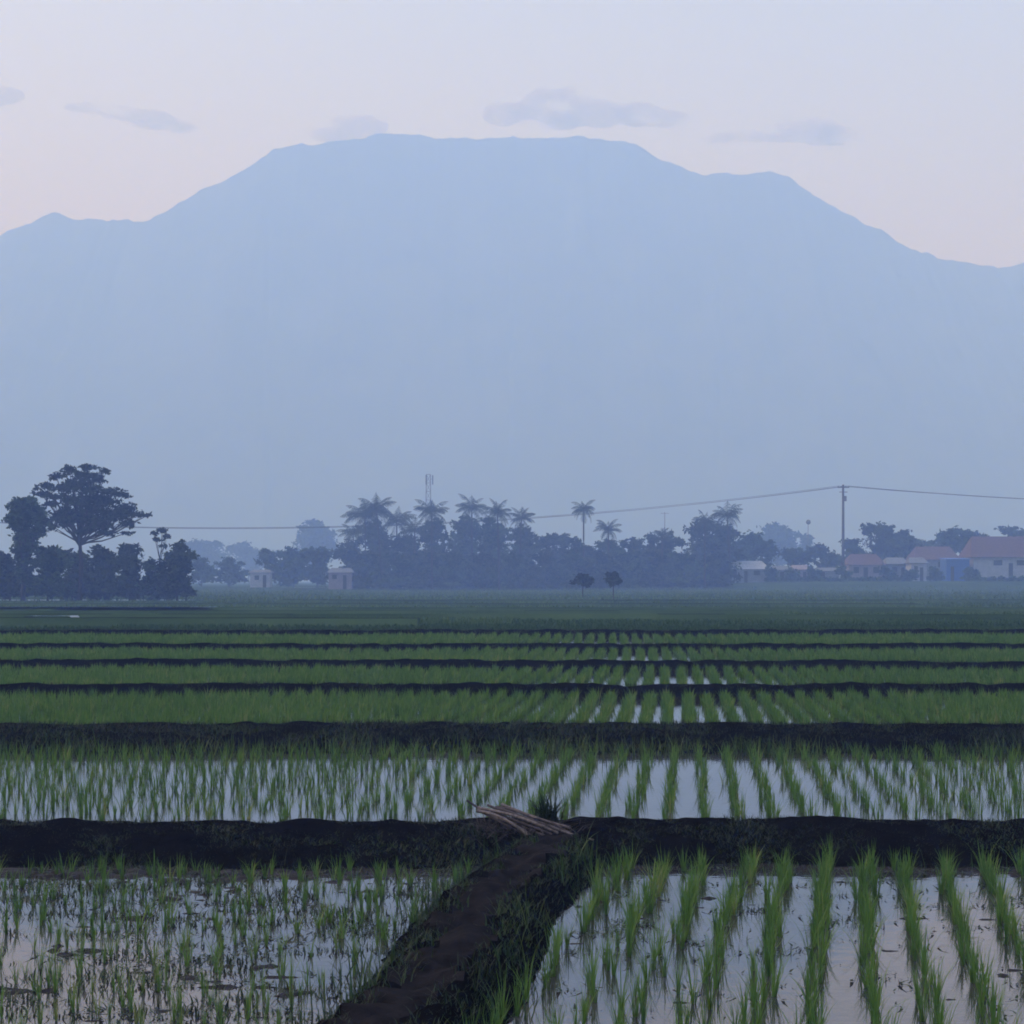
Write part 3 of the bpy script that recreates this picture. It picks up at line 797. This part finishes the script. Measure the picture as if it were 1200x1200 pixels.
# ------------------------------------------------------------------ power pole, cables, masts
D = 326 * K; s = D / F
x, _, ztop = P(988, 568, D); g0 = gz(x, D)
pole = empty('utility_pole', (x, D, g0)); tag(pole, 'tall dark power pole standing above the village roofs', 'power pole')
H = ztop - g0
mb = MB(); mb.tube([(0, 0, -.3), (0, 0, H * .5), (0, 0, H)], [.34, .27, .20], 10); mb.build('pole_shaft', M_conc, pole, True)
mb = MB(); mb.box(-1.15, 1.15, -.34, -.215, H - .62, H - .46); mb.build('crossarm', M_conc, pole)
mb = MB(); mb.box(-.8, .8, -.34, -.215, H - 1.5, H - 1.38); mb.build('crossarm', M_conc, pole)
arms = [(-1.0, H - .46), (1.0, H - .46), (.45, H - .46)]
for ax, az in arms:
    mb = MB(); mb.tube([(ax, -.28, az), (ax, -.28, az + .10), (ax, -.28, az + .22)], [.10, .13, .07], 8); mb.build('insulator', M_wgrey, pole, True)
mb = MB(); mb.tube([(.42, -.1, H - 3.2), (.42, -.1, H - 2.2)], [.26, .26], 10); mb.box(.0, .42, -.14, -.06, H - 2.8, H - 2.7); mb.build('transformer', M_metal, pole)
spans = [('upper cable strung from the power pole across the sky', arms[0], 0), ('lower cable strung from the power pole across the sky', arms[1], 1.0), ('inner cable strung from the power pole across the sky', arms[2], 0)]
for i, (lb, (ax, az), dy) in enumerate(spans):
    A = Vector((x + ax, D - .28, g0 + az + .2))
    B = Vector(((-470 - 600) * s, D - .28, A.z + .2)); Cc = Vector(((1900 - 600) * s, D - .28, A.z - .6))
    def span(p, q, sag, n=40):
        return [p.lerp(q, t / n) - Vector((0, 0, 4 * sag * (t / n) * (1 - t / n))) for t in range(n + 1)]
    mb = MB()
    pts = list(reversed(span(A, B, 8.2 + .1 * i))) + span(A, Cc, 3.2 + .1 * i)[1:]
    mb.tube(pts, .032, 5)
    tag(mb.build('power_cable', M_cable, None, True), lb, 'cable', 'cables of the power line')

D = 430 * K; s = D / F
x, _, zt = P(502, 556, D); g0 = gz(x, D)
mast = empty('radio_mast', (x, D, g0)); tag(mast, 'faint lattice radio mast with antenna head rising behind the grove', 'radio mast')
H = zt - g0
mb = MB(); r0, r1 = .95, .5
legs = [(1, 1), (1, -1), (-1, 1), (-1, -1)]
for a, b in legs: mb.tube([(a * r0, b * r0, -.2), (a * r1, b * r1, H)], .07, 5)
nb = 13
for i in range(nb):
    ta, tb = i / nb, (i + 1) / nb
    ra, rb2 = r0 + (r1 - r0) * ta, r0 + (r1 - r0) * tb
    for j in range(4):
        a = [(1, 1), (1, -1), (-1, -1), (-1, 1)][j]; b = [(1, -1), (-1, -1), (-1, 1), (1, 1)][j]
        mb.tube([(a[0] * ra, a[1] * ra, H * ta), (b[0] * rb2, b[1] * rb2, H * tb)], .045, 4)
        mb.tube([(a[0] * rb2, a[1] * rb2, H * tb), (b[0] * rb2, b[1] * rb2, H * tb)], .045, 4)
mb.build('lattice', M_metal, mast)
for i in range(3):
    t = i * 2.094
    mb = MB(); c, sn = math.cos(t), math.sin(t)
    mb.tube([(c * 1.1, sn * 1.1, H - 2.6), (c * 1.1, sn * 1.1, H - .2)], .16, 6)
    mb.tube([(c * .4, sn * .4, H - 1.2), (c * 1.1, sn * 1.1, H - 1.2)], .05, 4)
    mb.build('antenna', M_wgrey, mast)
for lb, px, py, D in [('thin antenna mast above the low gap of the grove', 779, 600, 380), ('thin antenna mast with small dish left of the power pole', 947, 610, 420)]:
    D = D * K
    x, _, zt = P(px, py, D); g0 = gz(x, D); H = zt - g0
    m_ = empty('antenna_mast', (x, D, g0)); tag(m_, lb, 'antenna', 'thin antenna masts')
    mb = MB(); mb.tube([(0, 0, -.2), (0, 0, H)], [.12, .06], 6); mb.build('mast_tube', M_metal, m_, True)
    mb = MB()
    if 'dish' in lb:
        mb.tube([(0, -.05, H - .4), (0, -.25, H - .4), (0, -.4, H - .4)], [.08, .45, .62], 10)
        mb.build('dish', M_wgrey, m_, True)
    else:
        mb.tube([(-.9, 0, H - .3), (.9, 0, H - .3)], .04, 4)
        for q in range(7): mb.tube([(-.9 + .3 * q, -.5, H - .3), (-.9 + .3 * q, .5, H - .3)], .03, 4)
        mb.build('antenna', M_metal, m_)

# ------------------------------------------------------------------ bamboo sticks and weed on the bank by the path
def stick(p0, p1, r, m, lb):
    p0 = Vector(p0); p1 = Vector(p1); c = (p0 + p1) / 2
    mb = MB(); n = 13; pts = []; rad = []
    bend = rng.normal(0, .022)
    for i in range(n):
        t = i / (n - 1)
        pts.append(p0.lerp(p1, t) - c + Vector((0, 0, bend * math.sin(math.pi * t))))
        rad.append(r * (1.0 - .25 * t) * (1.13 if i % 3 == 0 else 1.0))
    mb.tube(pts, rad, 8)
    tag(mb.build('bamboo_stick', m, None, False, c), lb, 'stick', 'bamboo sticks piled at the end of the dirt path')
DS = 15.45
def S(px, py, d=DS): return P(px, py, d)
sticks = [((553, 946, 15.95), (634, 984, 15.25), .016, M_bamboo, 'pale bamboo stick lying lowest in the pile by the path end'),
          ((560, 947, 15.98), (640, 980, 15.32), .017, M_bamboo, 'thick pale bamboo stick second lowest in the pile'),
          ((572, 950, 15.95), (636, 977, 15.30), .014, M_bamboo2, 'dark thin bamboo stick between the pale sticks of the pile'),
          ((566, 945, 16.0), (648, 978, 15.36), .016, M_bamboo, 'pale bamboo stick in the middle of the pile'),
          ((580, 946, 16.0), (655, 974, 15.40), .016, M_bamboo2, 'weathered grey bamboo stick near the top of the pile'),
          ((592, 944, 16.0), (662, 972, 15.42), .015, M_bamboo, 'pale bamboo stick lying topmost near the spiky weed'),
          ((549, 939, 16.0), (600, 958, 15.85), .012, M_bamboo2, 'dark stick poking out at the upper left of the pile'),
          ((585, 943, 16.05), (626, 962, 15.7), .013, M_bamboo2, 'short dark stick across the back of the pile'),
          ((640, 968, 15.42), (682, 986, 15.2), .010, M_bamboo, 'thin straw-coloured stick pointing right from the pile'),
          ((645, 962, 15.5), (676, 980, 15.25), .009, M_bamboo2, 'thin dark twig at the right end of the pile')]
sticks += [((557, 950, 15.9), (622, 985, 15.25), .012, M_bamboo2, 'thin dark stick along the lower edge of the pile'),
           ((575, 944, 16.05), (645, 972, 15.45), .013, M_bamboo2, 'dark split stick tucked under the topmost pale stick'),
           ((600, 949, 16.0), (668, 970, 15.5), .011, M_bamboo2, 'dark stick ending farthest right in the pile'),
           ((568, 953, 15.9), (628, 981, 15.3), .012, M_bamboo, 'short pale stick inside the lower half of the pile')]
for (a, b, r, m, lb) in sticks:
    t0, t1 = rng.uniform(-.06, .10), rng.uniform(.86, 1.10)          # uneven ends
    d = [b[i] - a[i] for i in range(3)]
    a, b = ([a[i] + d[i] * t0 for i in range(3)], [a[i] + d[i] * t1 for i in range(3)])
    a = (a[0] + rng.normal(0, 2), a[1] + rng.normal(0, 1.2), a[2] + .9); b = (b[0] + rng.normal(0, 9), b[1] + rng.normal(0, 1.5), b[2] + .9)
    stick(S(*a), S(*b), r * .85, m, lb)
nb = 420                                     # rotting straw and leaf litter under the pile
lx, ly = rng.normal(.05, .22, nb), 16.45 + rng.normal(0, .16, nb)
lz, _ = height(lx, ly)
V, Q, T = blades(np.stack([lx, ly, lz + .005], 1), .05 + .12 * rng.random(nb), rng.random(nb) * 6.28, 1.2 + rng.random(nb) * 1.6, .005 + .006 * rng.random(nb), 2, rng.random(nb))
M_straw = leaf_mat('old_straw', (0.010, 0.009, 0.008), (0.06, 0.052, 0.045), None, .1, False)
tag(mesh_np('straw', V, Q, M_straw, tint=T), 'dark rotting straw scattered around the stick pile', 'straw', None, 'stuff')
wx, wy, wz = S(641, 962, 16.75)
nb = 150
V, Q, T = blades(np.stack([rng.normal(0, .035, nb), rng.normal(0, .035, nb), np.full(nb, -.03)], 1), .13 + .19 * rng.random(nb), rng.random(nb) * 6.28, np.abs(rng.normal(.55, .35, nb)), np.full(nb, .018), 4, rng.random(nb) * .25)
o = mesh_np('weed_plant', V, Q, M_grass, tint=T, loc=(wx, wy, gz(wx, wy)))
tag(o, 'dark spiky weed growing on the bank behind the bamboo sticks', 'weed')

# ------------------------------------------------------------------ mountain
prof = [(-900, 470), (-500, 400), (-200, 345), (0, 275), (35, 262), (52, 252), (65, 250), (86, 257), (130, 259), (175, 257), (195, 245), (215, 232), (240, 222), (262, 213), (285, 200), (300, 188), (322, 174), (350, 170), (398, 166),
        (420, 161), (440, 156), (470, 155), (490, 156), (512, 163), (560, 163), (600, 161), (680, 160), (715, 165), (745, 170), (775, 187), (815, 202), (850, 204), (900, 202), (925, 209), (960, 230), (1000, 253), (1050, 281), (1100, 304),
        (1150, 312), (1180, 312), (1210, 309), (1300, 330), (1500, 380), (1800, 450), (2400, 560)]
DM = 2400.0
pp = np.array(prof, float)
xs = np.linspace(-1450, 1650, 1200)
rx = 600 + xs / DM * F
ridge = CAM + (HOR - np.interp(rx, pp[:, 0], pp[:, 1])) / F * DM
ridge = ridge + 5.0 * (vnoise(xs, xs * 0 + 3, 19, 51) - .5) + 3.6 * (vnoise(xs, xs * 0 + 9, 6, 52) - .5)
ts = np.concatenate([np.linspace(0, 1, 90), np.linspace(1.02, 1.7, 30)])
MX = np.tile(xs, (len(ts), 1)); MT = np.tile(ts[:, None], (1, len(xs)))
MY = 1750 + (DM - 1750) * MT
MY = MY + np.where(MT > 1.001, 0, 1) * (vnoise(MX, MY, 60, 53) - .5) * 30 * np.sin(np.pi * np.clip(MT, 0, 1))
fall = np.where(MT <= 1, MT ** 1.15, 1 - (MT - 1) * 1.4)
gul = (vnoise(MX + MY * .12, MY * .25, 42, 54) - .5) * 40 + (vnoise(MX - MY * .1, MY * .4, 17, 55) - .5) * 16
MZ = ridge[None, :] * fall * (1 + 0 * MX) + gul * np.sin(np.pi * np.clip(MT, 0, 1)) * .8 - 2.0 * (MT < .01)
# keep the near slopes under the skyline
lim = (ridge[None, :] - CAM) / DM * MY + CAM - 1.0
MZ = np.where(MT < .995, np.minimum(MZ, lim), MZ)
nyy, nxx = MX.shape
idx = np.arange(nyy * nxx).reshape(nyy, nxx)
Q = np.stack([idx[:-1, :-1], idx[:-1, 1:], idx[1:, 1:], idx[1:, :-1]], -1).reshape(-1, 4)
o = mesh_np('mountain', np.stack([MX.ravel(), MY.ravel(), MZ.ravel()], 1), Q, M_mount, smooth_shade=True)
o['kind'] = 'structure'

# ------------------------------------------------------------------ haze: one closed box of even density
m, nt, out = base_mat('haze_air')
pv = N(nt, 'ShaderNodeVolumePrincipled')
pv.inputs['Color'].default_value = (0.305, 0.50, 1.0, 1)
pv.inputs['Absorption Color'].default_value = (1, 1, 1, 1)
pv.inputs['Density'].default_value = 0.00148
pv.inputs['Anisotropy'].default_value = 0.0
nt.links.new(pv.outputs[0], out.inputs['Volume'])
mb = MB(); mb.box(-2100, 2100, -120, 3080, -2.0, 545)
hz = mb.build('haze', m); hz['kind'] = 'stuff'

# ------------------------------------------------------------------ clouds, beyond and above the haze
m, nt, out = base_mat('cloud_vapour')
pv = N(nt, 'ShaderNodeVolumePrincipled')
pv.inputs['Color'].default_value = (0.72, 0.74, 0.82, 1)
tc = N(nt, 'ShaderNodeTexCoord'); mp = N(nt, 'ShaderNodeMapping')
mp.inputs['Scale'].default_value = (1 / 42, 1 / 60, 1 / 22)
nz = N(nt, 'ShaderNodeTexNoise', i_Scale=1.0, i_Detail=4.0, i_Roughness=0.6)
mr = N(nt, 'ShaderNodeMapRange'); mr.inputs['From Min'].default_value = .40; mr.inputs['From Max'].default_value = .68
mr.inputs['To Min'].default_value = 0.0; mr.inputs['To Max'].default_value = .052
nt.links.new(tc.outputs['Object'], mp.inputs[0]); nt.links.new(mp.outputs[0], nz.inputs['Vector'])
nt.links.new(nz.outputs['Fac'], mr.inputs['Value']); nt.links.new(mr.outputs[0], pv.inputs['Density'])
nt.links.new(pv.outputs[0], out.inputs['Volume'])
def cloud(lb, puffs, D=3300, dens=1):
    s = D / F
    bm_v = []; bm_f = []; n0 = 0
    cx = sum(p[0] for p in puffs) / len(puffs); cy = sum(p[1] for p in puffs) / len(puffs)
    o0 = Vector(P(cx, cy, D))
    root = bpy.data.metaballs.new('cloud'); root.resolution = 9; root.threshold = .35
    ob = bpy.data.objects.new('cloud', root); COL.objects.link(ob); ob.location = o0
    for (px, py, rx, ry) in puffs:
        e = root.elements.new(type='ELLIPSOID')
        e.co = Vector(P(px, py, D)) - o0
        e.radius = 1.0 * s * 2.0
        e.size_x = rx / 1.25; e.size_y = ry * 1.8 / 1.25; e.size_z = ry / 1.25
    dg = bpy.context.evaluated_depsgraph_get(); dg.update()
    me = bpy.data.meshes.new_from_object(ob.evaluated_get(dg))
    bpy.data.objects.remove(ob)
    me.materials.clear(); me.materials.append(m)
    o = bpy.data.objects.new('cloud', me); COL.objects.link(o); o.location = o0
    tag(o, lb, 'cloud', 'small clouds near the mountain top')
    return o

cloud('widest grey cloud resting above the mountain top', [(590, 134, 40, 13), (635, 124, 40, 20), (668, 124, 40, 20), (705, 134, 44, 16), (655, 140, 90, 12), (750, 134, 34, 14), (785, 140, 30, 10)])
cloud('small grey cloud above the right shoulder of the mountain', [(925, 154, 34, 12), (960, 154, 34, 16), (985, 160, 22, 10), (890, 158, 40, 8), (850, 162, 40, 7)])
cloud('wisp of cloud touching the left summit of the mountain', [(405, 150, 28, 13), (430, 148, 26, 12), (385, 158, 24, 8)])
cloud('thin streak of cloud over the left mountain slope', [(140, 132, 44, 8), (178, 140, 36, 11), (210, 148, 28, 8), (100, 126, 40, 6)])
cloud('cloud cut off by the left edge of the photo', [(-14, 112, 28, 12), (8, 112, 22, 9), (-40, 108, 30, 14)])

# ------------------------------------------------------------------ light, sky, camera
SUN_EL, SUN_AZ = R(50.0), R(-80)          # sun behind thick cloud, off to the left
w = bpy.data.worlds.new('World'); scene.world = w; w.use_nodes = True
nt = w.node_tree; nt.nodes.clear()
wo = nt.nodes.new('ShaderNodeOutputWorld'); bgn = nt.nodes.new('ShaderNodeBackground')
sky = nt.nodes.new('ShaderNodeTexSky'); sky.sky_type = 'NISHITA'; sky.sun_disc = False
sky.sun_elevation = SUN_EL; sky.sun_rotation = SUN_AZ
sky.air_density = 2.0; sky.dust_density = 3.5; sky.ozone_density = 1.0
bgn.inputs['Strength'].default_value = 0.15
tn = nt.nodes.new('ShaderNodeMix'); tn.data_type = 'RGBA'; tn.blend_type = 'MULTIPLY'   # the camera's cool white balance
tn.inputs[0].default_value = 1.0; tn.inputs[7].default_value = (0.862, 0.875, 1.31, 1)
nt.links.new(sky.outputs[0], tn.inputs[6]); nt.links.new(tn.outputs[2], bgn.inputs['Color']); nt.links.new(bgn.outputs[0], wo.inputs[0])

sl = bpy.data.lights.new('sun', 'SUN'); sl.energy = 0.5; sl.angle = R(15); sl.color = (1.0, .93, .86)
so = bpy.data.objects.new('sun', sl); COL.objects.link(so)
dirv = Vector((math.sin(SUN_AZ) * math.cos(SUN_EL), math.cos(SUN_AZ) * math.cos(SUN_EL), math.sin(SUN_EL)))
so.rotation_euler = (-dirv).to_track_quat('-Z', 'Y').to_euler()
so.location = (60, 20, 60)

cam = bpy.data.cameras.new('camera'); co = bpy.data.objects.new('camera', cam); COL.objects.link(co)
cam.sensor_width = 36; cam.lens = 36 * F / 1200; cam.shift_y = (HOR - 600) / 1200
cam.clip_start = .1; cam.clip_end = 20000
co.location = (0, 0, CAM); co.rotation_euler = (R(90), 0, 0)
scene.camera = co

scene.view_settings.view_transform = 'Standard'; scene.view_settings.look = 'None'
scene.view_settings.exposure = 0.72; scene.view_settings.gamma = 1.0
cy = scene.cycles
cy.use_denoising = True
cy.max_bounces = 8; cy.diffuse_bounces = 3; cy.glossy_bounces = 3; cy.transmission_bounces = 4; cy.volume_bounces = 4; cy.transparent_max_bounces = 8
cy.use_adaptive_sampling = True
cy.filter_width = 1.8
